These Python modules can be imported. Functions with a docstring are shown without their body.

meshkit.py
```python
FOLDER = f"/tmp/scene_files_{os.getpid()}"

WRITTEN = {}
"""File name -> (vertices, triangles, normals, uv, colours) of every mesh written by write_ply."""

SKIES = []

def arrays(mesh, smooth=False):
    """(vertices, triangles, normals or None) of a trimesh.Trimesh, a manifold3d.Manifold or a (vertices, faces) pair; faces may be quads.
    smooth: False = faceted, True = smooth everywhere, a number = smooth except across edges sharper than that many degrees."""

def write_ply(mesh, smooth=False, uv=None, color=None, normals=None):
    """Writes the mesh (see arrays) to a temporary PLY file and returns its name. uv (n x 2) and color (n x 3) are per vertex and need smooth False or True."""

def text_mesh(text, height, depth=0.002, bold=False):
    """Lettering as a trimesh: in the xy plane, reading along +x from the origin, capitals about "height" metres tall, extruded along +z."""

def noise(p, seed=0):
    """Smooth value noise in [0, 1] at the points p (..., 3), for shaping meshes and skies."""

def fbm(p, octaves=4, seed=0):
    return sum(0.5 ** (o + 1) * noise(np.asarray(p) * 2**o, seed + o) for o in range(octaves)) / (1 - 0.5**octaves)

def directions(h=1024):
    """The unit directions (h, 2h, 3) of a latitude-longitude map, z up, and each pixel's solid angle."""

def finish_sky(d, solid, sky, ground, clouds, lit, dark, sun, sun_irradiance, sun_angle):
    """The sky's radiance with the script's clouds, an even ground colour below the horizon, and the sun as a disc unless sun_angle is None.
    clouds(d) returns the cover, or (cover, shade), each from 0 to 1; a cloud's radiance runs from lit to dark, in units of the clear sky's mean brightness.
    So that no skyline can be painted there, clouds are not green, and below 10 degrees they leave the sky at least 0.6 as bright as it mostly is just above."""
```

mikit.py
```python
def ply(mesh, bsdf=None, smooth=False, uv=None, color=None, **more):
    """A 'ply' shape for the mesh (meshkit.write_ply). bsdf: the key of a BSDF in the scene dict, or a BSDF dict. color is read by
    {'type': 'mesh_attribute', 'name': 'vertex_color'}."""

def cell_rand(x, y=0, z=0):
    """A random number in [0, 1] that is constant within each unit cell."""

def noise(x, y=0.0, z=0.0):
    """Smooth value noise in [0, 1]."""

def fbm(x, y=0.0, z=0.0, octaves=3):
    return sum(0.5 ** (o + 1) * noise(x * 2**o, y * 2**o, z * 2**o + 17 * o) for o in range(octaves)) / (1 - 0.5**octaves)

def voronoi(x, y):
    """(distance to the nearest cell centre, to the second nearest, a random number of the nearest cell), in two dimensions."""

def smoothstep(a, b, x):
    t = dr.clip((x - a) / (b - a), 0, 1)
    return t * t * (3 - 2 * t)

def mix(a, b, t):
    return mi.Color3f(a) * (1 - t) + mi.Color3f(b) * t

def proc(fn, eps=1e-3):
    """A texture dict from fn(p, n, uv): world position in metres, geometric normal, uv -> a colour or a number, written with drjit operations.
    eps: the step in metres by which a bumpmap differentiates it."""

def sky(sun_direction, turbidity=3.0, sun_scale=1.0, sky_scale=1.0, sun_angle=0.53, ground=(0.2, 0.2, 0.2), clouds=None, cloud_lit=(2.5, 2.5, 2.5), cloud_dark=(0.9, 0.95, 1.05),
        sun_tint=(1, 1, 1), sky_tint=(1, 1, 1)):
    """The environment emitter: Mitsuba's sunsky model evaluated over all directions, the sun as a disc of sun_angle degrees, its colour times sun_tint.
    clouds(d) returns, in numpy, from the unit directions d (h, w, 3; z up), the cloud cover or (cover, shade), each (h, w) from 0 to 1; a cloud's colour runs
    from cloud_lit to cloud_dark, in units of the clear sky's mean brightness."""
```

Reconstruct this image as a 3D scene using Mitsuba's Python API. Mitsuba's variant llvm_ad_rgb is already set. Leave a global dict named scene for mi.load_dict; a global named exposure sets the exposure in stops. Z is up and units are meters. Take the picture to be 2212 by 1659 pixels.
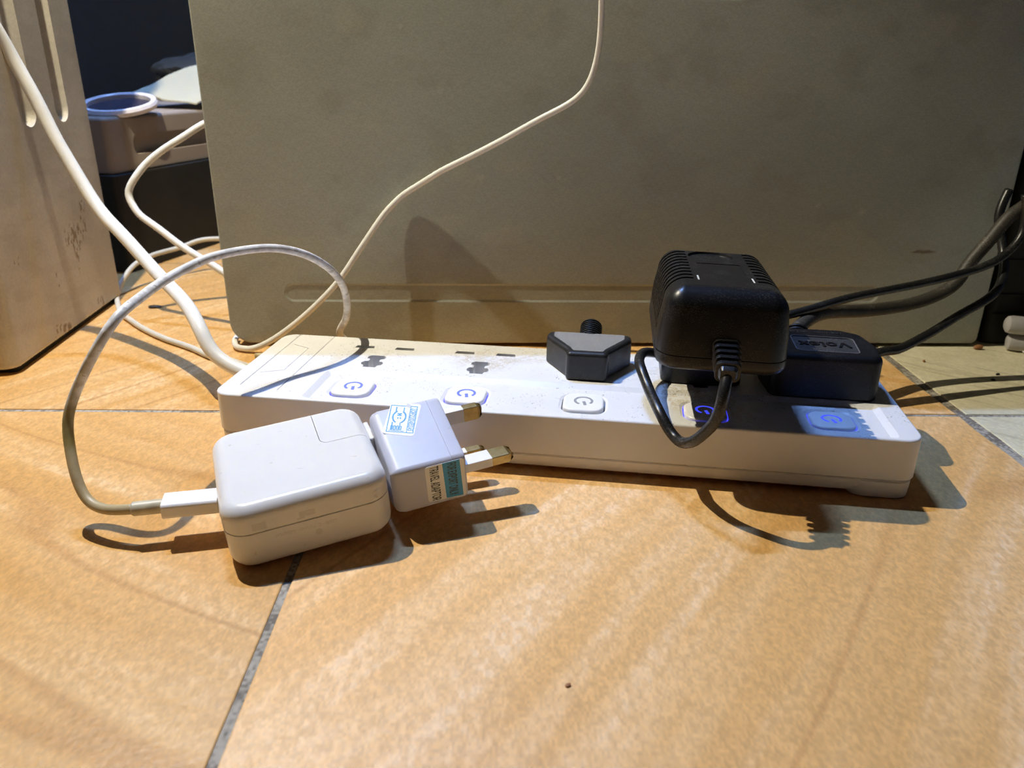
import math
import numpy as np, trimesh, shapely, manifold3d
from shapely.geometry import Polygon, Point, LineString, box as sbox
from shapely.ops import unary_union
import drjit as dr
import mitsuba as mi
import mikit, meshkit
from mikit import ply, proc, noise, fbm, smoothstep, mix, cell_rand

T = mi.ScalarTransform4f
scene, labels = {"type": "scene"}, {}

# ------------------------------------------------------------------ camera, lights, exposure
exposure = 0.0
CAM_H = 0.18
_t, _r = math.radians(22.2525), math.radians(0.7196)
_F = np.array([0, math.cos(_t), -math.sin(_t)])
_U0 = np.array([0, math.sin(_t), math.cos(_t)])
_UP = math.cos(_r) * _U0 - math.sin(_r) * np.array([1.0, 0, 0])
scene["camera"] = {"type": "thinlens", "fov": 2 * math.degrees(math.atan(1106 / 1708.3)), "fov_axis": "x",
                   "aperture_radius": 0.0008, "focus_distance": 0.36, "near_clip": 0.01, "far_clip": 50.0,
                   "to_world": T().look_at(origin=[0, 0, CAM_H], target=list(np.array([0, 0, CAM_H]) + _F), up=list(_UP))}
LAMP_1 = (-0.278, 0.4454, 0.608)     # warm bulb right above the floor between the cabinet and the tower
LAMP_2 = (-0.275, 0.773, 1.430)      # bluish tube, lying along x, higher up behind the tower
BULB_R1, TUBE_R2, TUBE_L2 = 0.0038, 0.008, 0.20
LAMP_1_RADIANCE = [32000.0, 29000.0, 22100.0]
LAMP_2_RADIANCE = [400.0, 760.0, 1740.0]

# ------------------------------------------------------------------ mesh helpers
def obj(key, mesh, bsdf, smooth=35, label=None, cat=None, group=None, kind=None, **more):
    k, i = key, 0
    while k in scene:
        i += 1
        k = "%s_%03d" % (key, i)
    scene[k] = ply(mesh, bsdf, smooth=smooth, **more)
    tag(k, label, cat, group, kind)
    return k

def tag(k, label=None, cat=None, group=None, kind=None):
    d = {n: v for n, v in (("label", label), ("category", cat), ("group", group), ("kind", kind)) if v}
    if d:
        labels[k] = d

def frame(o, R):
    M = np.eye(4); M[:3, :3] = R; M[:3, 3] = o
    return M

def rotz(deg):
    a = math.radians(deg)
    return np.array([[math.cos(a), -math.sin(a), 0], [math.sin(a), math.cos(a), 0], [0, 0, 1.0]])

def rotx(deg):
    a = math.radians(deg)
    return np.array([[1.0, 0, 0], [0, math.cos(a), -math.sin(a)], [0, math.sin(a), math.cos(a)]])

def roty(deg):
    a = math.radians(deg)
    return np.array([[math.cos(a), 0, math.sin(a)], [0, 1.0, 0], [-math.sin(a), 0, math.cos(a)]])

def moved(mesh, M):
    m = mesh.copy(); m.apply_transform(M); return m

def shifted(mesh, x=0, y=0, z=0):
    m = mesh.copy(); m.apply_translation([x, y, z]); return m

def fillet(points, radii, n=6):
    """A counter-clockwise polygon with its corners rounded."""
    P = np.asarray(points, float); N = len(P)
    radii = np.broadcast_to(radii, (N,)); out = []
    for i in range(N):
        a, b, c = P[i - 1], P[i], P[(i + 1) % N]
        u, v = (a - b) / np.linalg.norm(a - b), (c - b) / np.linalg.norm(c - b)
        ang = math.acos(np.clip(np.dot(u, v), -1, 1)); r = radii[i]
        if r <= 0:
            out.append(b); continue
        d = r / math.tan(ang / 2)
        cen = b + (u + v) / np.linalg.norm(u + v) * r / math.sin(ang / 2)
        p0, p1 = b + u * d - cen, b + v * d - cen
        a0 = math.atan2(p0[1], p0[0]); da = (math.atan2(p1[1], p1[0]) - a0 + math.pi) % (2 * math.pi) - math.pi
        for k in range(n + 1):
            t = a0 + da * k / n
            out.append(cen + r * np.array([math.cos(t), math.sin(t)]))
    return np.array(out)

def rrect(x0, y0, x1, y1, r, n=6):
    return fillet([(x0, y0), (x1, y0), (x1, y1), (x0, y1)], r, n)

def circle(cx, cy, r, n=32, ry=None):
    a = np.arange(n) * 2 * math.pi / n
    return np.stack([cx + r * np.cos(a), cy + (ry or r) * np.sin(a)], 1)

def offset_in(P, d):
    P = np.asarray(P, float)
    e0 = P - np.roll(P, 1, 0); e1 = np.roll(P, -1, 0) - P
    n0 = np.stack([-e0[:, 1], e0[:, 0]], 1); n1 = np.stack([-e1[:, 1], e1[:, 0]], 1)
    n0 /= np.linalg.norm(n0, axis=1, keepdims=True) + 1e-15; n1 /= np.linalg.norm(n1, axis=1, keepdims=True) + 1e-15
    m = n0 + n1; m /= np.linalg.norm(m, axis=1, keepdims=True) + 1e-15
    c = np.clip((m * n0).sum(1, keepdims=True), 0.4, 1)
    return P + m * d / c

def loft(P, layers):
    """Layers (z, inset) over one polygon, closed by caps; layers go upwards."""
    n = len(P); V, Fc = [], []
    for z, d in layers:
        Q = offset_in(P, d) if d else np.asarray(P, float)
        V.append(np.column_stack([Q, np.full(n, z)]))
    for k in range(len(layers) - 1):
        for i in range(n):
            j = (i + 1) % n; a, b = k * n, (k + 1) * n
            Fc += [[a + i, a + j, b + j], [a + i, b + j, b + i]]
    for k, flip in ((0, True), (len(layers) - 1, False)):
        tri = cap(V[k][:, :2])
        Fc += [[k * n + t[0], k * n + t[2 if flip else 1], k * n + t[1 if flip else 2]] for t in tri]
    return trimesh.Trimesh(np.vstack(V), np.array(Fc), process=False)

def cap(P):
    tri = manifold3d.triangulate([np.asarray(P, float)])
    return np.asarray(tri)

def bevel(z0, z1, top=0.0, bottom=0.0, n=4):
    """Layer list of a straight prism with rounded upper and lower edges."""
    L = []
    if bottom:
        L += [(z0 + bottom * (1 - math.cos(t)), bottom * (1 - math.sin(t))) for t in np.linspace(0, math.pi / 2, n + 1)]
    else:
        L.append((z0, 0))
    if top:
        L += [(z1 - top * (1 - math.sin(t)), top * (1 - math.cos(t))) for t in np.linspace(0, math.pi / 2, n + 1)]
    else:
        L.append((z1, 0))
    return L

def man(m):
    return manifold3d.Manifold(manifold3d.Mesh(np.asarray(m.vertices, np.float32), np.asarray(m.faces, np.uint32)))

def tri(m):
    q = m.to_mesh()
    return trimesh.Trimesh(q.vert_properties[:, :3], q.tri_verts, process=False)

def cut(a, *bs):
    m = man(a)
    for b in bs:
        m = m - man(b)
    return tri(m)

def joined(*ms):
    m = man(ms[0])
    for b in ms[1:]:
        m = m + man(b)
    return tri(m)

def cat(*ms):
    return trimesh.util.concatenate(list(ms))

def hull_box(w, d, h, r, n=10):
    """A box from the origin with all its edges rounded."""
    s = trimesh.creation.uv_sphere(r, count=[n, n * 2]).vertices
    P = np.vstack([s + [x, y, z] for x in (r, w - r) for y in (r, d - r) for z in (r, h - r)])
    return trimesh.convex.convex_hull(P)

def spline(points, per=10):
    P = np.asarray(points, float)
    t = np.concatenate([[0], np.cumsum(np.linalg.norm(np.diff(P, axis=0), axis=1) ** 0.6)])
    from scipy.interpolate import CubicSpline
    f = CubicSpline(t, P, bc_type="natural")
    return f(np.concatenate([np.linspace(t[i], t[i + 1], per, endpoint=False) for i in range(len(t) - 1)] + [[t[-1]]]))

def smoothed(P, k=3, rounds=2):
    P = P.copy()
    for _ in range(rounds):
        P[1:-1] = 0.25 * P[:-2] + 0.5 * P[1:-1] + 0.25 * P[2:]
    return P

def tube(P, r, sides=14):
    P = np.asarray(P, float); n = len(P); r = np.broadcast_to(r, (n,))
    tg = np.gradient(P, axis=0); tg /= np.linalg.norm(tg, axis=1, keepdims=True) + 1e-12
    a = np.cross(tg[0], [0.3, 0.2, 0.93]); a /= np.linalg.norm(a)
    V = []; ang = np.arange(sides) * 2 * math.pi / sides
    for i in range(n):
        a = a - tg[i] * np.dot(a, tg[i]); a /= np.linalg.norm(a)
        b = np.cross(tg[i], a)
        V.append(P[i] + r[i] * (np.cos(ang)[:, None] * a + np.sin(ang)[:, None] * b))
    V = np.vstack(V + [P[:1], P[-1:]]); Fc = []
    for i in range(n - 1):
        for k in range(sides):
            j = (k + 1) % sides; p, q = i * sides, (i + 1) * sides
            Fc += [[p + k, p + j, q + j], [p + k, q + j, q + k]]
    for k in range(sides):
        j = (k + 1) % sides
        Fc += [[n * sides, j, k], [n * sides + 1, (n - 1) * sides + k, (n - 1) * sides + j]]
    return trimesh.Trimesh(V, np.array(Fc), process=False)

def lathe(profile, sides=28):
    """(radius, z) profile turned about z; closed when it starts and ends at radius 0."""
    return trimesh.creation.revolve(np.array(profile, float), sections=sides)

def text(s, height, depth=0.00012, bold=False, squeeze=1.0, center=True):
    m = meshkit.text_mesh(s, height, depth, bold)
    m.apply_scale([squeeze, 1, 1])
    if center:
        b = m.bounds; m.apply_translation([-(b[0][0] + b[1][0]) / 2, -(b[0][1] + b[1][1]) / 2, 0])
    return m

def flat(poly, z0, z1):
    """An extruded shapely shape."""
    gs = getattr(poly, "geoms", [poly])
    return cat(*[shifted(trimesh.creation.extrude_polygon(g, z1 - z0, engine="earcut"), z=z0) for g in gs])

# ------------------------------------------------------------------ materials
def mat(name, color, rough=0.5, spec=0.5, metallic=0.0, clearcoat=0.0, bump=None, eps=1e-4):
    col = color if isinstance(color, dict) else {"type": "rgb", "value": list(color)}
    rg = rough if isinstance(rough, dict) else float(rough)
    b = {"type": "principled", "base_color": col, "roughness": rg, "specular": spec, "metallic": metallic}
    if clearcoat:
        b["clearcoat"] = clearcoat; b["clearcoat_gloss"] = 0.85
    if bump is not None:
        b = {"type": "bumpmap", "arbitrary": {**proc(bump, eps)}, "scale": 1.0, "bsdf": b}
    scene[name] = {"type": "twosided", "bsdf": b}
    return name

GY = math.radians(0.9685)            # the tile grid is turned a little against the view
GC, GS = math.cos(GY), math.sin(GY)
TILE, JX, JY = 0.337, -0.0783, 0.3981

def grid(p):
    return p.x * GC + p.y * GS, -p.x * GS + p.y * GC

def tile_color(p, n, uv):
    gx, gy = grid(p)
    ix, iy = dr.floor((gx - JX) / TILE), dr.floor((gy - JY) / TILE)
    odd = dr.abs(ix + iy - 2 * dr.floor((ix + iy) / 2)) > 0.5
    ang = dr.select(odd, math.radians(54.5), math.radians(-28.0))
    ox = cell_rand(ix, iy, 5) * 3.0
    wx, wy = gx + 0.012 * (noise(gx * 9 + ox, gy * 9) - 0.5), gy + 0.012 * (noise(gx * 9 + 7, gy * 9 + ox) - 0.5)
    c, s = dr.cos(ang), dr.sin(ang)
    a, b = wx * c + wy * s + ox, -wx * s + wy * c + ox
    broad = fbm(a * 5, b * 62, 1.5, 3)
    fine = fbm(a * 16, b * 170, 4.5, 3)
    vein = 1 - smoothstep(0.0, 0.05, dr.abs(noise(a * 3.2, b * 30, 8.0) - 0.5))
    vein = vein * smoothstep(0.35, 0.65, noise(a * 6, b * 15, 11.0))
    grain = noise(p.x * 1300, p.y * 750, 2.0)
    grain2 = noise(p.x * 560, p.y * 330, 5.0)
    base = mix((0.635, 0.375, 0.140), (0.71, 0.455, 0.205), smoothstep(0.30, 0.72, broad))
    base = mix(base, (0.78, 0.575, 0.36), smoothstep(0.47, 0.75, broad * 0.55 + fine * 0.45) * (0.25 + 0.6 * smoothstep(0.4, 0.7, grain2)))
    base = mix(base, (0.52, 0.285, 0.105), 0.62 * vein)
    batch = dr.select(ix < -0.5, mi.Color3f(0.88, 0.82, 0.70), mi.Color3f(1.07, 1.04, 1.0))    # left tiles coloured darker and oranger to offset the stronger lamp light there
    return base * batch * (0.90 + 0.20 * grain) * (0.93 + 0.14 * grain2)

def cream_color(p, n, uv):
    g, f = fbm(p.x * 60, p.y * 60, 1.0, 4), noise(p.x * 700, p.y * 700, 2.0)
    st = fbm(p.x * 25 - p.y * 12, p.y * 220 + p.x * 180, 3.0, 3)
    base = mix((0.62, 0.565, 0.37), (0.74, 0.68, 0.49), g)
    base = mix(base, (0.36, 0.31, 0.18), 0.35 * smoothstep(0.55, 0.75, st))
    return base * (0.93 + 0.14 * f)

def grout_color(p, n, uv):
    f, g = noise(p.x * 800, p.y * 800, 1.0), fbm(p.x * 90, p.y * 90, 2.0, 3)
    return mix((0.16, 0.14, 0.115), (0.40, 0.365, 0.30), smoothstep(0.3, 0.75, g * 0.6 + f * 0.45))

mat("m_tile", proc(tile_color), rough=0.42, spec=0.45, bump=lambda p, n, uv: 6e-5 * noise(p.x * 800, p.y * 800, 3.0) + 5e-5 * noise(p.x * 330, p.y * 330, 3.0), eps=2e-4)
mat("m_cream_tile", proc(cream_color), rough=0.45, spec=0.4, bump=lambda p, n, uv: 5e-5 * fbm(p.x * 300, p.y * 300, 3.0, 2), eps=3e-4)
mat("m_grout", proc(grout_color), rough=0.9, spec=0.2, bump=lambda p, n, uv: 4e-4 * fbm(p.x * 420, p.y * 420, 3.0, 3), eps=3e-4)
mat("m_wall", (0.30, 0.305, 0.31), rough=0.9, spec=0.2)

def panel_color(p, n, uv):
    big = fbm(p.x * 9, 3.0, p.z * 9, 4)
    mid = fbm(p.x * 45, 7.0, p.z * 45, 4)
    gr = noise(p.x * 1300, 1.0, p.z * 1300)
    base = mix((0.315, 0.335, 0.300), (0.365, 0.385, 0.345), smoothstep(0.3, 0.7, big))
    base = mix(base, (0.275, 0.28, 0.24), 0.45 * smoothstep(0.52, 0.75, mid))
    base = mix(base, (0.40, 0.385, 0.30), 0.30 * smoothstep(0.60, 0.74, fbm(p.x * 30 + 5, 2.0, p.z * 30, 3)))
    for (x, z, r) in ((-0.021, 0.112, 0.0026), (0.028, 0.112, 0.0022), (-0.045, 0.163, 0.0024), (0.224, 0.092, 0.003), (0.195, 0.096, 0.002), (-0.068, 0.198, 0.002)):
        d = dr.sqrt(dr.square(p.x - x) + dr.square(p.z - z)) + 0.0016 * (noise(p.x * 900, 2.0, p.z * 900) - 0.5)
        base = mix(base, (0.50, 0.49, 0.42), 0.28 * (1 - smoothstep(r * 0.4, r, d)))
    d = dr.abs(p.z - 0.0660 - 0.0006 * noise(p.x * 300)) + 0.25 * dr.maximum(dr.abs(p.x - 0.270) - 0.004, 0)
    base = mix(base, (0.14, 0.085, 0.035), 0.75 * (1 - smoothstep(0.0004, 0.0018, d)))
    return base * (0.90 + 0.2 * gr)

mat("m_panel", proc(panel_color), rough=0.46, spec=0.5, bump=lambda p, n, uv: 2.2e-5 * noise(p.x * 900, p.y * 900, p.z * 900), eps=2e-4)
mat("m_added_hood", (0.03, 0.03, 0.03), rough=0.7)  # for the hoods added to limit the two lamp beams
mat("m_case", (0.10, 0.10, 0.095), rough=0.5)

def cabinet_color(p, n, uv):
    g = fbm(p.y * 22, p.z * 22, 1.0, 4); f = noise(p.y * 1000, p.z * 1000, p.x * 1000)
    line = fbm(p.y * 30, p.z * 160 + p.y * 20, 6.0, 3)
    base = mix((0.47, 0.43, 0.355), (0.57, 0.53, 0.45), smoothstep(0.3, 0.7, g))
    base = mix(base, (0.42, 0.375, 0.30), 0.22 * smoothstep(0.52, 0.68, line))
    spots = smoothstep(0.54, 0.62, fbm(p.y * 480, p.z * 300, 2.0, 3)) * smoothstep(0.58, 0.66, noise(p.y * 70, p.z * 50, 9.0))
    low = smoothstep(0.46, 0.56, noise(p.y * 60 + 2, p.z * 45, 4.0) - 5.0 * dr.maximum(p.z - 0.045, 0))
    base = mix(base, (0.20, 0.13, 0.06), 0.8 * spots * low)
    return base * (0.93 + 0.14 * f)

mat("m_cabinet", proc(cabinet_color), rough=0.55, spec=0.4, bump=lambda p, n, uv: 1.5e-4 * fbm(p.y * 200, p.z * 90, p.x * 200, 3), eps=4e-4)
mat("m_black_rubber", (0.012, 0.012, 0.012), rough=0.7, spec=0.3)
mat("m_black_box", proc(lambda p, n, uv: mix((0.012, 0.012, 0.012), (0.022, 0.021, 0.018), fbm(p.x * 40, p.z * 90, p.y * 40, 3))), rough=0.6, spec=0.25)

SX, SY, SYAW = -0.1456, 0.3511, -7.72
_sc, _ss = math.cos(math.radians(SYAW)), math.sin(math.radians(SYAW))
MS = frame([SX, SY, 0], rotz(SYAW))

def strip_st(p):
    x, y = p.x - SX, p.y - SY
    return x * _sc + y * _ss, -x * _ss + y * _sc

def strip_color(p, n, uv):
    s, t = strip_st(p)
    white = mix((0.70, 0.70, 0.71), (0.74, 0.74, 0.745), noise(s * 60, t * 60, 1.0))
    up = smoothstep(0.5, 0.8, n.z)
    cloud = fbm(s * 55, t * 55, 3.0, 4); gritty = noise(s * 1500, t * 1500, 2.0); mid = fbm(s * 320, t * 320, 5.0, 3)
    dirt = mi.Float(0)
    for (a, b, ra, rb, w) in ((0.063, 0.068, 0.026, 0.016, 0.35), (0.121, 0.066, 0.022, 0.02, 0.95), (0.145, 0.074, 0.02, 0.014, 0.5), (0.178, 0.078, 0.03, 0.016, 0.6),
                              (0.232, 0.035, 0.024, 0.03, 0.9), (0.226, 0.055, 0.02, 0.025, 1.0), (0.25, 0.02, 0.02, 0.02, 0.45)):
        d = dr.sqrt(dr.square((s - a) / ra) + dr.square((t - b) / rb))
        dirt = dirt + w * (1 - smoothstep(0.35, 1.1, d + 0.9 * (cloud - 0.5)))
    patch = dr.clip(dirt, 0, 1) * smoothstep(0.34, 0.62, mid * 0.6 + gritty * 0.4)
    base = mix(white, (0.50, 0.43, 0.29), 0.62 * patch * up)
    hair = 1 - smoothstep(0.0, 0.028, dr.abs(noise(s * 260 + 3 * noise(s * 90, t * 90), t * 260, 9.0) - 0.5))
    hair = hair * smoothstep(0.62, 0.72, noise(s * 210, t * 210, 12.0))
    base = mix(base, (0.25, 0.20, 0.14), (0.18 + 0.5 * dr.clip(dirt, 0, 1)) * hair * up)
    speck = smoothstep(0.84, 0.92, noise(s * 1500, t * 1500, 21.0)) * smoothstep(0.5, 0.65, noise(s * 90, t * 90, 15.0))
    return mix(base, (0.13, 0.11, 0.09), 0.55 * speck * up)

mat("m_strip", proc(strip_color), rough=0.32, spec=0.5)
mat("m_white_plastic", (0.78, 0.78, 0.785), rough=0.3, spec=0.5)
mat("m_button", (0.80, 0.80, 0.815), rough=0.28, spec=0.5)
mat("m_symbol_grey", (0.30, 0.30, 0.31), rough=0.5)
mat("m_symbol_blue", (0.13, 0.16, 0.82), rough=0.5)
mat("m_brass_contact", (0.05, 0.05, 0.05), rough=0.5)
mat("m_white_cord", proc(lambda p, n, uv: mix((0.70, 0.70, 0.67), (0.80, 0.80, 0.79), fbm(p.x * 120, p.y * 120, p.z * 120, 3))), rough=0.36, spec=0.5)
mat("m_grey_white_cord", proc(lambda p, n, uv: mix((0.56, 0.54, 0.49), (0.76, 0.75, 0.72), smoothstep(0.35, 0.6, fbm(p.x * 220, p.y * 220, p.z * 220, 3)))), rough=0.42)
mat("m_beige_cord", proc(lambda p, n, uv: mix((0.50, 0.46, 0.37), (0.62, 0.58, 0.48), fbm(p.x * 150, p.y * 150, p.z * 150, 3))), rough=0.5)

def usb_cord_color(p, n, uv):
    f = fbm(p.x * 260, p.y * 260, p.z * 260, 3)
    c = mix((0.52, 0.505, 0.475), (0.70, 0.69, 0.67), smoothstep(0.32, 0.60, f))
    c = mix(c, (0.20, 0.18, 0.15), 0.5 * smoothstep(0.66, 0.74, noise(p.x * 500, p.y * 500, p.z * 500)) * smoothstep(0.5, 0.6, f))
    old = (1 - smoothstep(0.030, 0.052, p.z + 0.008 * (f - 0.5))) * smoothstep(0.11, 0.12, -p.x)   # the last stretch before the plug has yellowed
    c = mix(c, mix((0.34, 0.26, 0.13), (0.46, 0.38, 0.22), f), old)
    olive = smoothstep(0.030, 0.036, p.z) * (1 - smoothstep(0.046, 0.055, p.z)) * smoothstep(0.166, 0.172, -p.x)
    return mix(c, mix((0.17, 0.135, 0.028), (0.27, 0.22, 0.05), f), 0.85 * olive)

mat("m_usb_cord", proc(usb_cord_color), rough=0.45)
mat("m_usb_collar", proc(lambda p, n, uv: mix((0.42, 0.37, 0.25), (0.60, 0.55, 0.40), fbm(p.x * 300, p.y * 300, p.z * 300, 2))), rough=0.4)

def charger_color(p, n, uv):
    f = fbm(p.x * 40, p.y * 40, p.z * 40, 3); g = noise(p.x * 420, p.y * 420, p.z * 420)
    c = mix((0.65, 0.645, 0.625), (0.69, 0.685, 0.665), f)
    return mix(c, (0.45, 0.40, 0.31), 0.35 * smoothstep(0.90, 0.96, g))

mat("m_charger", proc(charger_color), rough=0.22, spec=0.5)
mat("m_adapter", proc(lambda p, n, uv: mix((0.50, 0.515, 0.61), (0.36, 0.35, 0.38), 0.5 * smoothstep(0.91, 0.96, noise(p.x * 420, p.y * 420, p.z * 420)))), rough=0.42, spec=0.4)
mat("m_sticker", (0.78, 0.78, 0.76), rough=0.45)
mat("m_sticker_blue", (0.045, 0.31, 0.60), rough=0.45)
mat("m_print_blue", (0.06, 0.30, 0.58), rough=0.5)
mat("m_print_black", (0.03, 0.03, 0.03), rough=0.5)
mat("m_print_faint", (0.575, 0.56, 0.53), rough=0.3)
mat("m_print_smudge", proc(lambda p, n, uv: mix((0.50, 0.48, 0.43), (0.64, 0.62, 0.57), noise(p.x * 800, p.y * 800, p.z * 800))), rough=0.4)
mat("m_brass", proc(lambda p, n, uv: mix((0.36, 0.24, 0.085), (0.52, 0.43, 0.22), fbm(p.x * 500, p.y * 500, p.z * 500, 3))), rough=0.35, metallic=0.9)

def dusty(base, dust, amount):
    def f(p, n, uv):
        g = noise(p.x * 2400, p.y * 2400, p.z * 2400); m = fbm(p.x * 130, p.y * 130, p.z * 130, 3)
        return mix(base, dust, amount * smoothstep(0.55, 0.8, g * 0.55 + m * 0.5))
    return proc(f)

mat("m_wart", dusty((0.005, 0.005, 0.006), (0.07, 0.067, 0.065), 0.28), rough=0.34, spec=0.42)
mat("m_black_plug", dusty((0.010, 0.010, 0.011), (0.07, 0.065, 0.06), 0.35), rough=0.42, spec=0.5)

def weave(p, n, uv):
    s, t = strip_st(p)
    a, b = s / 0.00100, t / 0.00085
    row = dr.floor(b)
    a = a + 0.5 * (row - 2 * dr.floor(row / 2))
    return (0.5 + 0.5 * dr.sin(a * 2 * math.pi)) * (0.5 + 0.5 * dr.sin(b * 2 * math.pi))

mat("m_weave", proc(lambda p, n, uv: mix((0.34, 0.32, 0.29), (0.012, 0.012, 0.012), smoothstep(0.12, 0.34, weave(p, n, uv)))), rough=0.6, bump=lambda p, n, uv: 1.2e-4 * weave(p, n, uv), eps=5e-5)
mat("m_volex", dusty((0.004, 0.004, 0.0055), (0.05, 0.05, 0.055), 0.2), rough=0.45, spec=0.3)
mat("m_label_rim", (0.11, 0.11, 0.115), rough=0.5)
mat("m_label_dust", dusty((0.026, 0.026, 0.029), (0.11, 0.105, 0.10), 0.4), rough=0.5)
mat("m_black_cord", dusty((0.011, 0.011, 0.011), (0.09, 0.085, 0.075), 0.5), rough=0.33, spec=0.5)
mat("m_dusty_cord", dusty((0.035, 0.031, 0.024), (0.13, 0.115, 0.09), 0.8), rough=0.55)
mat("m_white_mark", (0.55, 0.54, 0.48), rough=0.6)
mat("m_device", proc(lambda p, n, uv: mix((0.27, 0.22, 0.18), (0.33, 0.275, 0.235), fbm(p.x * 30, p.y * 30, p.z * 30, 3))), rough=0.5)
mat("m_rim", (0.82, 0.78, 0.84), rough=0.25)
mat("m_hole", (0.030, 0.026, 0.045), rough=0.4)
mat("m_paper", (0.50, 0.47, 0.34), rough=0.7)
mat("m_bag", (0.050, 0.050, 0.045), rough=0.6, spec=0.3)
mat("m_rod", (0.40, 0.38, 0.37), rough=0.3)
mat("m_crumb_black", (0.015, 0.010, 0.007), rough=0.6)
mat("m_crumb_brown", (0.30, 0.13, 0.045), rough=0.6)
mat("m_crumb_white", (0.70, 0.68, 0.60), rough=0.7)

# ------------------------------------------------------------------ the setting
struct = lambda key, mesh, m: obj(key, mesh, m, smooth=False, kind="structure")
def slab(x0, x1, y0, y1, z0, z1):
    m = trimesh.creation.box(extents=(x1 - x0, y1 - y0, z1 - z0)); m.apply_translation([(x0 + x1) / 2, (y0 + y1) / 2, (z0 + z1) / 2]); return m

RX0, RX1, RY0, RY1, RZ = -1.45, 1.45, -1.75, 1.95, 2.4
MG = frame([0, 0, 0], rotz(math.degrees(GY)))
struct("floor", slab(RX0, RX1, RY0, RY1, -0.05, -0.0006), "m_grout")
rng = np.random.default_rng(7)
def rough_rect(x0, y0, x1, y1, wob, n=40):
    P = []
    cs = [(x0, y0), (x1, y0), (x1, y1), (x0, y1)]
    for i in range(4):
        a, b = np.array(cs[i]), np.array(cs[(i + 1) % 4]); d = (b - a) / np.linalg.norm(b - a); nn = np.array([-d[1], d[0]])
        w = wob[i]
        for k in range(n):
            t = k / n
            e = 0 if k == 0 else w * (meshkit.fbm(np.array([[t * 9 + i * 13 + x0 * 31, y0 * 17, 0.3]]), 3, 3)[0] - 0.35)
            P.append(a + (b - a) * t + nn * max(e, 0))
    return np.array(P)
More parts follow.
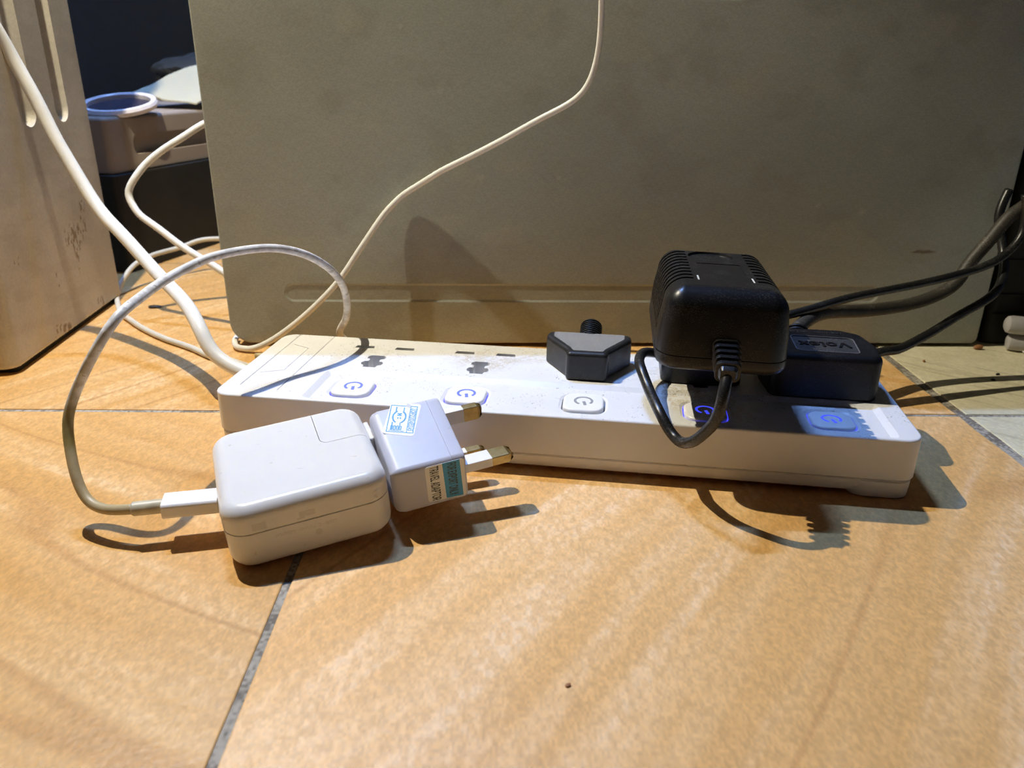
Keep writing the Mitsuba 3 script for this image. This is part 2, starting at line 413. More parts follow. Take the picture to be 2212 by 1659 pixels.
for ix in range(-3, 4):
    for iy in range(-5, 5):
        x0, y0 = JX + ix * TILE, JY + iy * TILE
        x1, y1 = x0 + TILE, y0 + TILE
        cream = ix == 1
        l, r_, b, t = 0.0014, 0.0014, 0.0014, 0.0014
        wob = [0.0004, 0.0004, 0.0004, 0.0004]
        if ix == 0: r_ = 0.0030; wob[1] = 0.0045
        if ix == 1: l = 0.0022; wob[3] = 0.0030
        x0, x1, y0, y1 = x0 + l, x1 - r_, y0 + b, y1 - t
        if x1 < RX0 or x0 > RX1 or y1 < RY0 or y0 > RY1: continue
        x0, x1, y0, y1 = max(x0, RX0 + 0.02), min(x1, RX1 - 0.02), max(y0, RY0 + 0.02), min(y1, RY1 - 0.02)
        near = -1 <= ix <= 1 and -1 <= iy <= 0
        P = rough_rect(x0, y0, x1, y1, wob) if near else np.array([(x0, y0), (x1, y0), (x1, y1), (x0, y1)])
        m = moved(loft(P, [(-0.004, 0), (-0.0008, 0), (-0.0002, 0.0002), (0.0, 0.0006)]), MG)
        obj("floor__tile", m, "m_cream_tile" if cream else "m_tile", smooth=False)
struct("wall_back", slab(RX0, RX1, RY1, RY1 + 0.05, -0.05, RZ), "m_wall")
struct("wall_left", slab(RX0 - 0.05, RX0, RY0, RY1, -0.05, RZ), "m_wall")
struct("wall_right", slab(RX1, RX1 + 0.05, RY0, RY1, -0.05, RZ), "m_wall")
struct("wall_front", slab(RX0, RX1, RY0 - 0.05, RY0, -0.05, RZ), "m_wall")
struct("ceiling", slab(RX0 - 0.05, RX1 + 0.05, RY0 - 0.05, RY1 + 0.05, RZ, RZ + 0.05), "m_wall")

def bulb(key, at, r, radiance, label, weight, rim, cut_deg):
    x, y, z = at
    s = trimesh.creation.uv_sphere(r, count=[16, 32]); s.apply_translation(at)
    obj(key + "__bulb", s, "m_white_plastic", smooth=True, emitter={"type": "area", "sampling_weight": weight, "radiance": {"type": "rgb", "value": radiance}})
    a = math.radians(cut_deg); R_, Z_ = rim * math.sin(a), -rim * math.cos(a)
    added_hood = lathe([(R_, Z_), (R_ + 0.0012, Z_), (R_ * 0.9, Z_ + rim * 0.8), (r * 1.1, r * 2.2), (r * 0.9, r * 2.1), (R_ * 0.9 - 0.0012, Z_ + rim * 0.75), (R_, Z_)], 40)
    obj(key + "__added_hood", shifted(added_hood, x, y, z), "m_added_hood")  # hood added to cut the beam before the back wall and right of the panel
    obj(key + "__socket", shifted(lathe([(0, r * 0.9), (r * 0.55, r * 0.9), (r * 0.9, r * 1.6), (r * 0.9, r * 4), (r * 0.4, r * 5), (0, r * 5)]), x, y, z), "m_case")
    obj(key + "__cord", tube([[x, y, z + r * 4.5], [x, y, (z + RZ) / 2], [x, y, RZ - 0.001]], 0.0016, 8), "m_black_rubber")
    tag(key, label, "lamp")
bulb("pendant_lamp", LAMP_1, BULB_R1, LAMP_1_RADIANCE, "small pendant lamp with a warm bulb and added dark hood hanging beside the cabinet", 5.0, 0.034, 53)
_x, _y, _z = LAMP_2
along_x = np.array([[0.0, 0, 1], [1, 0, 0], [0, 1, 0]])           # profile (y, z) swept along x
tb = moved(loft(circle(0, 0, TUBE_R2, 24), [(-TUBE_L2 / 2, 0), (TUBE_L2 / 2, 0)]), frame(LAMP_2, along_x))
obj("tube_lamp__tube", tb, "m_white_plastic", smooth=True, emitter={"type": "area", "sampling_weight": 2.0, "radiance": {"type": "rgb", "value": LAMP_2_RADIANCE}})
tr = [(-0.0630, -0.0910), (-0.0615, -0.0910), (-0.0285, 0.0285), (0.0285, 0.0285), (0.0615, -0.0910), (0.0630, -0.0910), (0.0300, 0.0300), (-0.0300, 0.0300)]
obj("tube_lamp__added_hood", moved(loft(np.array(tr), [(-TUBE_L2 / 2 - 0.02, 0), (TUBE_L2 / 2 + 0.02, 0)]), frame(LAMP_2, along_x)), "m_added_hood", smooth=False)  # trough hood added to keep the bluish light off the back wall
for sx in (-1, 1):
    obj("tube_lamp__cord", tube([[_x + sx * 0.07, _y, _z + 0.0295], [_x + sx * 0.07, _y, (_z + RZ) / 2], [_x + sx * 0.07, _y, RZ - 0.001]], 0.0016, 8), "m_black_rubber")
    obj("tube_lamp__holder", slab(_x + sx * (TUBE_L2 / 2 + 0.004) - 0.005, _x + sx * (TUBE_L2 / 2 + 0.004) + 0.005, _y - 0.009, _y + 0.009, _z - 0.009, _z + 0.029), "m_case", smooth=False)
tag("tube_lamp", "short tube lamp with bluish light and added dark hood hanging above and behind the tower", "lamp")

# ------------------------------------------------------------------ grey computer tower
PY = math.radians(2.0666)
_u = np.array([math.cos(PY), math.sin(PY), 0]); _z = np.array([0, 0, 1.0])
MP = frame([0, 0.5071, 0], np.column_stack([_u, _z, np.cross(_u, _z)]))
panel = loft(fillet([(-0.1882, 0.0024), (0.3212, 0.0024), (0.3212, 0.400), (-0.1882, 0.400)], [0.014, 0.004, 0.004, 0.004], 10), bevel(-0.0035, 0.0, top=0.0012))
def slot(x0, z0, x1, z1, depth, flare):
    P = rrect(x0, z0, x1, z1, (z1 - z0) / 2 - 1e-5, 10)
    return loft(P, [(-depth, flare), (0.0, 0.0), (0.001, -0.0005)])
panel = cut(panel, slot(-0.1502, 0.0312, 0.246, 0.0437, 0.00055, 0.0014), slot(0.004, 0.2138, 0.1375, 0.2270, 0.00055, 0.0014))
obj("computer_tower__side_panel", moved(panel, MP), "m_panel", smooth=12)
obj("computer_tower__case", moved(loft(rrect(-0.186, 0.010, 0.3195, 0.398, 0.004), bevel(-0.190, -0.0036, 0.001, 0.001)), MP), "m_case", label="dark steel case behind the side panel")
for x in (-0.14, 0.27):
    for w in (-0.03, -0.16):
        foot = lathe([(0, 0), (0.010, 0), (0.012, 0.002), (0.012, 0.0102), (0, 0.0102)], 20)
        o = np.array([0, 0.5071, 0]) + _u * x + np.cross(_u, _z) * w
        obj("computer_tower__foot", shifted(foot, *o), "m_black_rubber")
tag("computer_tower", "large olive grey computer tower with a stained flat side panel standing behind the power strip", "computer")

# ------------------------------------------------------------------ cream cabinet at the left
cd = np.array([-0.0829, 0.9966]); co = np.array([-0.2995, 0.4546]); cn = np.array([cd[1], -cd[0]])
def cab(v, w):
    return co + cd * v + cn * w
corners = [cab(-0.012, -0.22), cab(-0.012, 0), cab(0.1560, 0), cab(0.1560, -0.22)]
cbody = loft(fillet(corners, [0.004, 0.009, 0.003, 0.003], 8), bevel(0.0035, 0.44, top=0.003, bottom=0.0025))
for v0 in (-0.0355, 0.0115, 0.0580, 0.1045):
    P = rrect(v0, 0.1375, v0 + 0.0185, 0.40, 0.0092, 10)
    s_ = loft(P, [(-0.007, 0.0045), (-0.006, 0.0034), (0.0, 0.0), (0.002, -0.001)])
    M = np.eye(4); M[:3, 0] = [cd[0], cd[1], 0]; M[:3, 1] = [0, 0, 1]; M[:3, 2] = [cn[0], cn[1], 0]; M[:3, 3] = [co[0], co[1], 0]
    cbody = cut(cbody, moved(s_, M))
obj("cabinet__body", cbody, "m_cabinet")
inner = [cab(-0.006, -0.21), cab(-0.006, -0.003), cab(0.150, -0.003), cab(0.150, -0.21)]
obj("cabinet__plinth", loft(fillet(inner, 0.004, 4), [(0.0, 0), (0.0045, 0)]), "m_black_rubber", label="dark base under the body")
tag("cabinet", "cream cabinet with long round-ended vertical slots standing at the left edge", "cabinet")

# ------------------------------------------------------------------ things in the dark gap between cabinet and tower
dd = np.array([0.267, 0.9637]); dn = np.array([dd[1], -dd[0]]); d0 = np.array([-0.3445, 0.695])
def dev(v, w): return d0 + dd * v + dn * w
MD = np.eye(4); MD[:3, 0] = [dd[0], dd[1], 0]; MD[:3, 1] = [-dn[0], -dn[1], 0]; MD[:3, 2] = [0, 0, 1]; MD[:3, 3] = [d0[0], d0[1], 0]
dbody = loft(rrect(0, 0, 0.45, 0.20, 0.006), bevel(0.0845, 0.1315, 0.003, 0.002))
ds = loft(rrect(0.030, 0.099, 0.215, 0.1155, 0.006), [(-0.006, 0), (0.002, 0)])
Mx = np.eye(4); Mx[:3, 0] = [1, 0, 0]; Mx[:3, 1] = [0, 0, 1]; Mx[:3, 2] = [0, -1, 0]
MT = frame([-0.3520, 0.7420, 0.1405], rotx(12.5))            # the round opening leans towards the front
dbody = moved(cut(dbody, moved(ds, Mx)), MD)
dbody = cut(dbody, moved(lathe([(0, -0.0046), (0.0330, -0.0046), (0.0330, 0.03), (0, 0.03)], 40), MT))
obj("desktop_device__body", dbody, "m_device")
ring = lathe([(0.0268, -0.0042), (0.0268, 0.001), (0.0283, 0.0022), (0.0312, 0.0018), (0.0322, -0.0008), (0.0310, -0.0042), (0.0268, -0.0042)], 48)
obj("desktop_device__rim", moved(ring, MT), "m_rim", label="pale shiny round rim")
obj("desktop_device__well", moved(lathe([(0, -0.0042), (0.0268, -0.0042), (0.0268, -0.0026), (0, -0.0026)], 40), MT), "m_hole", label="dark violet round opening")
tag("desktop_device", "beige device with a pale round rim on top, in the dark gap behind the cabinet", "device")
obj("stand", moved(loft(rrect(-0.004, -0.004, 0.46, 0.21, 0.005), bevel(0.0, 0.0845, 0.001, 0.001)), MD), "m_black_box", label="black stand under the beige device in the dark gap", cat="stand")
g = np.stack(np.meshgrid(np.linspace(0, 1, 12), np.linspace(0, 1, 9), indexing="ij"), -1).reshape(-1, 2)
hh = 0.1315 + 0.026 * g[:, 0] + 0.012 * meshkit.fbm(np.column_stack([g * 2.6, np.zeros(len(g))]), 3, 5) + 0.008 * g[:, 1]
gp = np.column_stack([0.125 + 0.11 * g[:, 0], 0.0 + 0.075 * g[:, 1], hh])
top = np.column_stack([gp]); bot = gp - [0, 0, 0.0012]
Fq = [[i * 9 + j, (i + 1) * 9 + j, (i + 1) * 9 + j + 1, i * 9 + j + 1] for i in range(11) for j in range(8)]
Ft = [t for q in Fq for t in ([q[0], q[1], q[2]], [q[0], q[2], q[3]])]
bnd = [j for j in range(9)] + [i * 9 + 8 for i in range(1, 12)] + [11 * 9 + j for j in range(7, -1, -1)] + [i * 9 for i in range(10, 0, -1)]
N = len(gp); Fs = []
for a, b in zip(bnd, bnd[1:] + bnd[:1]): Fs += [[a, b, b + N], [a, b + N, a + N]]
paper = trimesh.Trimesh(np.vstack([top, bot]), np.array(Ft + [[t[0] + N, t[2] + N, t[1] + N] for t in Ft] + Fs), process=False)
obj("paper_sheet", moved(paper, MD), "m_paper", smooth=40, label="crumpled cream paper lying on the beige device", cat="paper")
bagm = trimesh.creation.icosphere(subdivisions=4, radius=1.0)
v = bagm.vertices; rr = 0.72 + 0.5 * meshkit.fbm(v * 1.9 + 4, 4, 2)
bagm.vertices = v * rr[:, None] * [0.085, 0.07, 0.027]
bagm.vertices[:, 2] -= bagm.vertices[:, 2].min()
obj("plastic_bag", moved(shifted(bagm, 0.330, 0.115, 0.1317), MD), "m_bag", smooth=25, label="dark grey crumpled plastic bag behind the paper on the beige device", cat="bag")

# ------------------------------------------------------------------ black box and pale rods at the right edge
bb = loft(rrect(0.3285, 0.525, 0.60, 0.75, 0.006), bevel(0.0, 0.50, 0.004, 0.002))
for z in (0.022, 0.036, 0.06, 0.12):
    bb = cut(bb, slab(0.31, 0.62, 0.50, 0.5262, z, z + 0.002))
obj("black_box", bb, "m_black_box", label="tall black box standing right of the computer tower behind the cords", cat="box")
def rod(a, b, r, lab):
    a, b = np.array(a), np.array(b); L = np.linalg.norm(b - a)
    m = lathe([(0, 0), (r * 0.6, 0.0002), (r * 0.9, r * 0.25), (r, r * 0.7), (r, L), (0, L)], 24)
    M = trimesh.geometry.align_vectors([0, 0, 1], (b - a) / L); M[:3, 3] = a
    obj("plastic_rod", moved(m, M), "m_rod", label=lab, cat="rod", group="pale rods on the floor at the right edge")
rod((0.3375, 0.5135, 0.0060), (0.425, 0.4850, 0.0060), 0.0058, "lower of the thick pale rods at the right edge, lying on the cream tiles")
rod((0.3330, 0.5120, 0.0190), (0.420, 0.4930, 0.0150), 0.0062, "upper thick pale rod at the right edge, resting across the lower one")
rod((0.3470, 0.5160, 0.0290), (0.430, 0.5000, 0.0262), 0.0032, "thin pale rod tip above the thick rods at the right edge")

# ------------------------------------------------------------------ power strip
L_, W_, H_ = 0.3283, 0.0918, 0.0297
cover = loft(rrect(0, 0, L_, W_, 0.0085, 10), bevel(0.0099, H_, top=0.0011, bottom=0.0003))
def well(poly, z0, z1, flare, top=0.002):
    return loft(poly, [(z0, flare), (z1, 0.0), (z1 + top, -0.0004)])
RZ0 = 0.0281                          # floor of the sunk switch panel
rec = fillet([(0.0445, 0.0022), (0.3180, 0.0022), (0.3180, 0.0385), (0.3080, 0.0412), (0.0545, 0.0412), (0.0445, 0.0385)], [0.003, 0.003, 0.003, 0.01, 0.01, 0.003], 6)
cuts = [loft(rec, [(RZ0, 0.0030), (H_, 0.0), (H_ + 0.002, -0.002)])]
PITCH, S0 = 0.0572, 0.0644
SW = [S0 + PITCH * k for k in range(5)]
for s in SW:
    cuts.append(loft(rrect(s - 0.0105, 0.0100, s + 0.0105, 0.0312, 0.0062, 8), [(RZ0 - 0.0032, 0.0), (RZ0 - 0.0007, 0.0), (RZ0 + 0.0001, -0.0014), (RZ0 + 0.001, -0.003)]))
    for sx in (-0.01145, 0.01145):
        cuts.append(well(fillet([(s + sx - 0.0056, 0.0748), (s + sx + 0.0056, 0.0748), (s + sx + 0.0050, 0.0785), (s + sx - 0.0050, 0.0785)], 0.0006, 3), H_ - 0.013, H_, 0.0006))
    e = [(-0.0042, 0.0465), (0.0042, 0.0465), (0.0042, 0.0490), (0.0062, 0.0500), (0.0070, 0.0525), (0.0058, 0.0548), (0.0034, 0.0552), (0.0034, 0.0585), (0.0056, 0.0592), (0.0058, 0.0622), (0.0040, 0.0640),
         (-0.0040, 0.0640), (-0.0058, 0.0622), (-0.0056, 0.0592), (-0.0034, 0.0585), (-0.0034, 0.0552), (-0.0058, 0.0548), (-0.0070, 0.0525), (-0.0062, 0.0500), (-0.0042, 0.0490)]
    cuts.append(well(fillet([(s + 0.86 * a, b) for a, b in e], 0.0005, 3), H_ - 0.013, H_, 0.0003))
for a, b in (((0.0093, 0.0126), (0.0093, 0.0905)), ((0.0300, 0.0090), (0.0300, 0.0905))):
    P = LineString([a, b]).buffer(0.00032)
    cuts.append(flat(P, H_ - 0.0006, H_ + 0.001))
pl = LineString([(0.0118, 0.0300), (0.0225, 0.0350), (0.0225, 0.0690), (0.0118, 0.0740)]).buffer(0.00022)
cuts.append(flat(pl, H_ - 0.00035, H_ + 0.001))
for c_ in cuts: cover = cut(cover, c_)
obj("power_strip__cover", moved(cover, MS), "m_strip", smooth=25)
ringp = Point(0.0, 0.0).buffer(0.0056).difference(Point(0, 0).buffer(0.0053))
rm = flat(ringp, 0, 0.00008); Mr = np.eye(4); Mr[:3, :3] = np.array([[1, 0, 0], [0, 0, -1], [0, 1, 0]]); Mr[:3, 3] = [0.0285, 0.00001, 0.0175]
obj("power_strip__moulded_ring", moved(moved(rm, Mr), MS), "m_strip", smooth=False)
base = loft(rrect(0.0006, 0.0006, L_ - 0.0006, W_ - 0.0006, 0.0080, 8), [(0.0022, 0.0028), (0.0030, 0.0019), (0.0048, 0.0017), (0.0052, 0.0009), (0.0084, 0.0005), (0.0089, 0.0008), (0.0090, 0.0022), (0.0100, 0.0022)])
obj("power_strip__base", moved(base, MS), "m_strip", smooth=25)
for x0, y0 in ((0.0008, 0.0006), (L_ - 0.0288, 0.0006), (0.0008, W_ - 0.0256), (L_ - 0.0288, W_ - 0.0256)):
    obj("power_strip__foot", moved(loft(rrect(x0, y0, x0 + 0.028, y0 + 0.025, 0.0078, 8), [(0.0, 0.0012), (0.0007, 0.0004), (0.0060, 0.0), (0.0082, 0.0), (0.0086, 0.0004)]), MS), "m_strip")
scene["m_led"] = {"type": "diffuse", "reflectance": {"type": "rgb", "value": [0.2, 0.2, 0.4]}}
arc_a = np.radians(np.linspace(-50, 230, 36))
arc = LineString(np.stack([0.0034 * np.cos(arc_a), 0.0034 * np.sin(arc_a)], 1)).buffer(0.00050, cap_style="flat")
bar = sbox(-0.00062, -0.0040, 0.00062, -0.0006)
sym = flat(unary_union([arc, bar]), 0.0, 0.00010)
for k, s in enumerate(SW):
    lit = k != 2
    key = "power_strip__switch" + ("" if k == 0 else "_%03d" % k)
    btn = loft(rrect(-0.0097, -0.0097, 0.0097, 0.0097, 0.0058, 10), bevel(-0.0031, 0.0, top=0.0009))
    tilt = 4.5 if k not in (3, 4) else (-4.0 if k == 4 else -2.0)
    raise_ = 0.0011 if k not in (3, 4) else (0.0003 if k == 4 else 0.0006)
    M = MS @ frame([s, 0.0206, RZ0 + raise_], rotx(0) if k == 3 else rotx(tilt * 0.35)) 
    obj(key, moved(btn, M), "m_button", label=("white rocker switch, lit blue" if lit else "white rocker switch, unlit"))
    em = {"emitter": {"type": "area", "sampling_weight": 0.06, "radiance": {"type": "rgb", "value": [0.09, 0.10, 1.5]}}} if lit else {}
    sm = {"emitter": {"type": "area", "sampling_weight": 0.04, "radiance": {"type": "rgb", "value": [0.05, 0.07, 1.1]}}} if lit else {}
    ang = 12
    obj(key + "__power_symbol", moved(sym, M @ frame([0.0, 0.0008, 0.00001], rotz(ang) * [[1.2], [1.2], [1]])), "m_symbol_blue" if lit else "m_symbol_grey", smooth=False, label="blue power symbol" if lit else "grey power symbol", **sm)
    ringm = flat(Polygon(rrect(s - 0.0104, 0.0101, s + 0.0104, 0.0311, 0.0061, 8)).difference(Polygon(rrect(s - 0.0090, 0.0115, s + 0.0090, 0.0297, 0.0050, 8))), RZ0 - 0.0031, RZ0 - 0.0026)
    if lit:
        obj(key + "__glow_ring", moved(ringm, MS), "m_led", smooth=False, label="blue light in the gap around the switch", **em)
CORD = [(-0.1561, 0.4080, 0.0175), (-0.1650, 0.4120, 0.0268), (-0.1738, 0.4190, 0.0376), (-0.1863, 0.4350, 0.0475), (-0.2034, 0.4540, 0.0541), (-0.2232, 0.4720, 0.0646), (-0.2441, 0.4870, 0.0796), (-0.2593, 0.4970, 0.0916), (-0.2753, 0.5050, 0.1162), (-0.2844, 0.5080, 0.1343), (-0.2920, 0.5100, 0.1543), (-0.3000, 0.5100, 0.1751), (-0.3037, 0.5080, 0.1878), (-0.3101, 0.5000, 0.2131)]
Pc = spline([tuple((MS @ np.array([0.004, 0.0500, 0.0165, 1]))[:3])] + CORD[1:], 14)
obj("power_strip__cord", tube(Pc, 0.0040, 18), "m_white_cord", smooth=True, label="thick white mains cord")
tag("power_strip", "long white power strip with five sockets and five square switches lying on the tiles", "power strip")

# ------------------------------------------------------------------ charger, its travel adapter and its cable
CO = np.array([-0.1035, 0.2475, -0.0012])
CR = np.array([[0.92432, -0.37698, -0.05925], [0.36983, 0.92321, -0.10442], [0.09407, 0.07461, 0.99277]])
CR = np.column_stack([CR[:, 0] / np.linalg.norm(CR[:, 0]), np.cross(CR[:, 2], CR[:, 0]) / np.linalg.norm(np.cross(CR[:, 2], CR[:, 0])), CR[:, 2] / np.linalg.norm(CR[:, 2])])
MC = frame(CO, CR)
CL, CD, CT, CS = 0.0632, 0.0631, 0.0281, 0.0168
plan = rrect(0, 0, CL, CD, 0.0095, 10)
duck = fillet([(0.0428, 0.0335), (CL + 0.01, 0.0335), (CL + 0.01, CD + 0.01), (0.0428, CD + 0.01)], [0.0035, 0.001, 0.001, 0.001], 8)
upper = loft(plan, bevel(CS + 0.00018, CT, top=0.0055, bottom=0.0002, n=8))
lower = loft(plan, bevel(0.0, CS - 0.00018, top=0.0002, bottom=0.0055, n=8))
whole = loft(plan, bevel(0.0, CT, top=0.0055, bottom=0.0055, n=8))
gap = loft(offset_in(duck, -0.00022), [(-0.01, 0), (CT + 0.01, 0)])
port = loft(rrect(-0.0046, -0.0016, 0.0046, 0.0016, 0.00155, 6), [(-0.008, 0), (0.004, 0)])
Mport = frame([0, 0.0315, 0.0140], np.column_stack([[0, -1, 0], [0, 0, 1], [-1, 0, 0]]))
obj("charger__upper_shell", moved(tri((man(upper) - man(gap)) - man(moved(port, Mport))), MC), "m_charger", smooth=30)
obj("charger__lower_shell", moved(cut(lower, gap), MC), "m_charger", smooth=30)
core = loft(offset_in(plan, 0.0006), [(0.006, 0.0), (CT - 0.006, 0.0)])
obj("charger__core", moved(tri(man(core) - man(moved(port, Mport)) - man(gap)), MC), "m_charger", smooth=False)
dk = tri(man(whole) ^ man(loft(duck, [(-0.01, 0), (CT + 0.01, 0)])))
obj("charger__plug_block", moved(dk, MC), "m_charger", smooth=30, label="corner block that carries the plug")
obj("charger__plug_tab", moved(shifted(hull_box(0.0022, 0.0150, 0.0060, 0.0007, 6), CL - 0.0002, 0.0345, CT - 0.0098), MC), "m_charger", smooth=30)
Mf = frame([0, -0.00004, 0], np.column_stack([[-1, 0, 0], [0, 0, -1], [0, -1, 0]]))      # writing upside down on the front edge
def on_front(mesh, x, z, key, m):
    obj(key, moved(mesh, MC @ Mf @ frame([-x, -z, 0], np.eye(3))), m, smooth=False)
on_front(text("USB-C Power Adapter", 0.0016, 0.00006), 0.0290, 0.0135, "charger__lettering", "m_print_faint")
on_front(flat(Polygon(circle(0, 0, 0.0014, 20)), 0, 0.00006), 0.0335, 0.0102, "charger__print_mark", "m_print_faint")
on_front(flat(sbox(-0.0026, -0.0016, 0.0026, 0.0016), 0, 0.00005), 0.0128, 0.0196, "charger__print_mark", "m_print_faint")
on_front(flat(unary_union([sbox(-0.003, -0.0012, 0.003, 0.0012), sbox(0.001, 0.0012, 0.004, 0.0020)]), 0, 0.00005), 0.0305, 0.0200, "charger__print_mark", "m_print_faint")
for x, z in ((0.0572, 0.0212), (0.0570, 0.0190)):
    on_front(flat(Polygon(circle(0, 0, 0.0006, 12)), 0, 0.00006), x, z, "charger__smudge", "m_print_smudge")
tag("charger", "glossy white square charger block lying tilted on the tiles before the power strip", "charger")

Y0, Y1, ZM, HF, HB, X1 = 0.0063, 0.0440, 0.01295, 0.0102, 0.0210, CL + 0.0328
sec = fillet([(Y0, ZM - HF), (Y1, ZM - HB), (Y1, ZM + HB), (Y0, ZM + HF)], [0.0028, 0.004, 0.004, 0.0028], 8)
xa = CL + 0.0016
al = loft(sec, [(xa, 0.0032), (xa + 0.0006, 0.0018), (xa + 0.0018, 0.0007), (xa + 0.0042, 0.0), (X1 - 0.0062, 0.0), (X1 - 0.0061, 0.00025), (X1 - 0.0058, 0.00025), (X1 - 0.0057, 0.0), (X1 - 0.0012, 0.0), (X1 - 0.0003, 0.0004), (X1, 0.0012)])
al.vertices = al.vertices[:, [2, 0, 1]]
obj("travel_adapter__body", moved(al, MC), "m_adapter", smooth=30)
def block(x0, x1, yc, zc, wy, wz, r, chamfer=0.0):
    P = rrect(yc - wy / 2, zc - wz / 2, yc + wy / 2, zc + wz / 2, r, 4)
    Ls = [(x0, 0.0)] + ([(x1 - chamfer, 0.0), (x1 - chamfer * 0.4, chamfer * 0.35), (x1, chamfer * 0.8)] if chamfer else [(x1, 0.0)])
    m = loft(P, Ls); m.vertices = m.vertices[:, [2, 0, 1]]
    return m
YE = 0.0149
for yc, zc, wy, wz, sl, tot in ((YE, ZM, 0.0076, 0.0042, 0.0130, 0.0227), (YE + 0.0222, ZM + 0.0111, 0.0042, 0.0066, 0.0092, 0.0177), (YE + 0.0222, ZM - 0.0111, 0.0042, 0.0066, 0.0092, 0.0177)):
    pk = obj("travel_adapter__pin", moved(block(X1 - 0.001, X1 + sl, yc, zc, wy, wz, 0.0003), MC), "m_white_plastic", smooth=30)
    obj(pk + "__brass_tip", moved(block(X1 + sl, X1 + tot, yc, zc, wy, wz, 0.0004, 0.0022), MC), "m_brass", smooth=30, label="worn brass pin tip")
sl_v = np.array([0, Y1 - Y0, HB - HF]); sl_v /= np.linalg.norm(sl_v)
sl_n = np.cross([1.0, 0, 0], sl_v)
MSL = MC @ frame(np.array([0, Y0, ZM + HF]) + sl_n * 0.00002, np.column_stack([[1, 0, 0], sl_v, sl_n]))   # x along, y up the sloped face
q = [(0.0672, 0.0226), (0.0790, 0.0166), (0.0878, 0.0338), (0.0756, 0.0385)]
sk = obj("travel_adapter__seal_sticker", moved(flat(Polygon(fillet(q, 0.0014, 5)), 0, 0.00012), MSL), "m_sticker", smooth=False, label="white seal sticker with blue print and a code")
qa = np.array(q); qc = qa.mean(0)
dirx = ((qa[1] - qa[0]) + (qa[2] - qa[3])); dirx /= np.linalg.norm(dirx)
diry = np.array([-dirx[1], dirx[0]])
MQ = MSL @ np.block([[np.column_stack([dirx, diry]), np.zeros((2, 1)), qc[:, None]], [np.zeros((1, 2)), np.ones((1, 1)), np.full((1, 1), 0.00012)], [np.zeros((1, 3)), np.ones((1, 1))]])
wq, hq = np.linalg.norm(qa[1] - qa[0]), np.linalg.norm(qa[3] - qa[0])
bx = sbox(-wq * 0.42, -hq * 0.43, wq * 0.42, hq * 0.43)
lines = [bx.exterior.buffer(0.00018), sbox(wq * 0.20, -hq * 0.43, wq * 0.20 + 0.0003, hq * 0.43)]
for x, w_ in ((-0.30, 0.0005), (-0.05, 0.0004)):
    lines.append(sbox(wq * x, -hq * 0.36, wq * x + w_, -hq * 0.12)); lines.append(sbox(wq * x + 0.0006, hq * 0.22, wq * x + 0.0006 + w_, hq * 0.38))
cx, cy = -wq * 0.10, hq * 0.06
lines += [sbox(cx - 0.0010, cy + 0.0006, cx + 0.0009, cy + 0.0012), sbox(cx - 0.0010, cy + 0.0016, cx + 0.0009, cy + 0.0022), sbox(cx - 0.0004, cy + 0.0006, cx + 0.0004, cy + 0.0022),
          sbox(cx - 0.0008, cy - 0.0011, cx - 0.0002, cy - 0.0004), sbox(cx + 0.0003, cy - 0.0011, cx + 0.0009, cy - 0.0003)]
for a0, a1 in ((-60, 60), (120, 240)):
    t = np.radians(np.linspace(a0, a1, 14)); lines.append(LineString(np.stack([cx + 0.0027 * np.cos(t), cy + 0.0036 * np.sin(t)], 1)).buffer(0.00034))
for x in (-0.0036, -0.0024, -0.0012, 0.0):
    lines.append(Polygon(rrect(x - 0.0004, -hq * 0.36, x + 0.0003, -hq * 0.24, 0.0002, 3)).exterior.buffer(0.00020))
lines.append(sbox(-wq * 0.36, -hq * 0.40, wq * 0.14, -hq * 0.385))
obj(sk + "__print", moved(flat(unary_union(lines), 0, 0.00005), MQ), "m_print_blue", smooth=False)
Mcode = MQ @ frame([wq * 0.315, 0, 0], rotz(-90))
obj(sk + "__code", moved(text("UCRF2102485145", 0.0022, 0.00005, bold=True, squeeze=0.48), Mcode), "m_print_blue", smooth=False)
obj(sk + "__tear", moved(flat(Polygon(fillet([(0.0005, 0.0078), (0.0022, 0.0068), (0.0032, 0.0082), (0.0012, 0.0094)], 0.0003, 2)), 0, 0.00006), MQ), "m_print_smudge", smooth=False)
MFR = MC @ frame([0, Y0 - 0.00002, 0], np.column_stack([[1, 0, 0], [0, 0, 1], [0, -1, 0]]))   # x along, y up, on the narrow front face
fk = obj("travel_adapter__front_sticker", moved(flat(Polygon(fillet([(0.0785, 0.0052), (0.0950, 0.0040), (0.0950, 0.0222), (0.0785, 0.0222)], 0.0012, 4)), 0, 0.00012), MFR), "m_sticker", smooth=False, label="white and blue sticker reading FOR EXPORT ONLY TRAVEL ADAPTOR")
obj(fk + "__blue_band", moved(flat(Polygon(fillet([(0.0863, 0.0050), (0.0936, 0.0044), (0.0932, 0.0222), (0.0858, 0.0222)], 0.0003, 2)), 0.00012, 0.00016), MFR), "m_sticker_blue", smooth=False)
obj(fk + "__lettering", moved(text("FOR EXPORT ONLY", 0.0036, 0.00006, bold=True, squeeze=0.345), MFR @ frame([0.0897, 0.0135, 0.00016], rotz(-90))), "m_print_black", smooth=False)
obj(fk + "__lettering", moved(text("TRAVEL ADAPTOR", 0.0036, 0.00006, bold=True, squeeze=0.375), MFR @ frame([0.0822, 0.0135, 0.00012], rotz(-90))), "m_print_black", smooth=False)
tag("travel_adapter", "bluish white travel adapter with two stickers and three brass tipped pins, pushed onto the charger", "adapter")

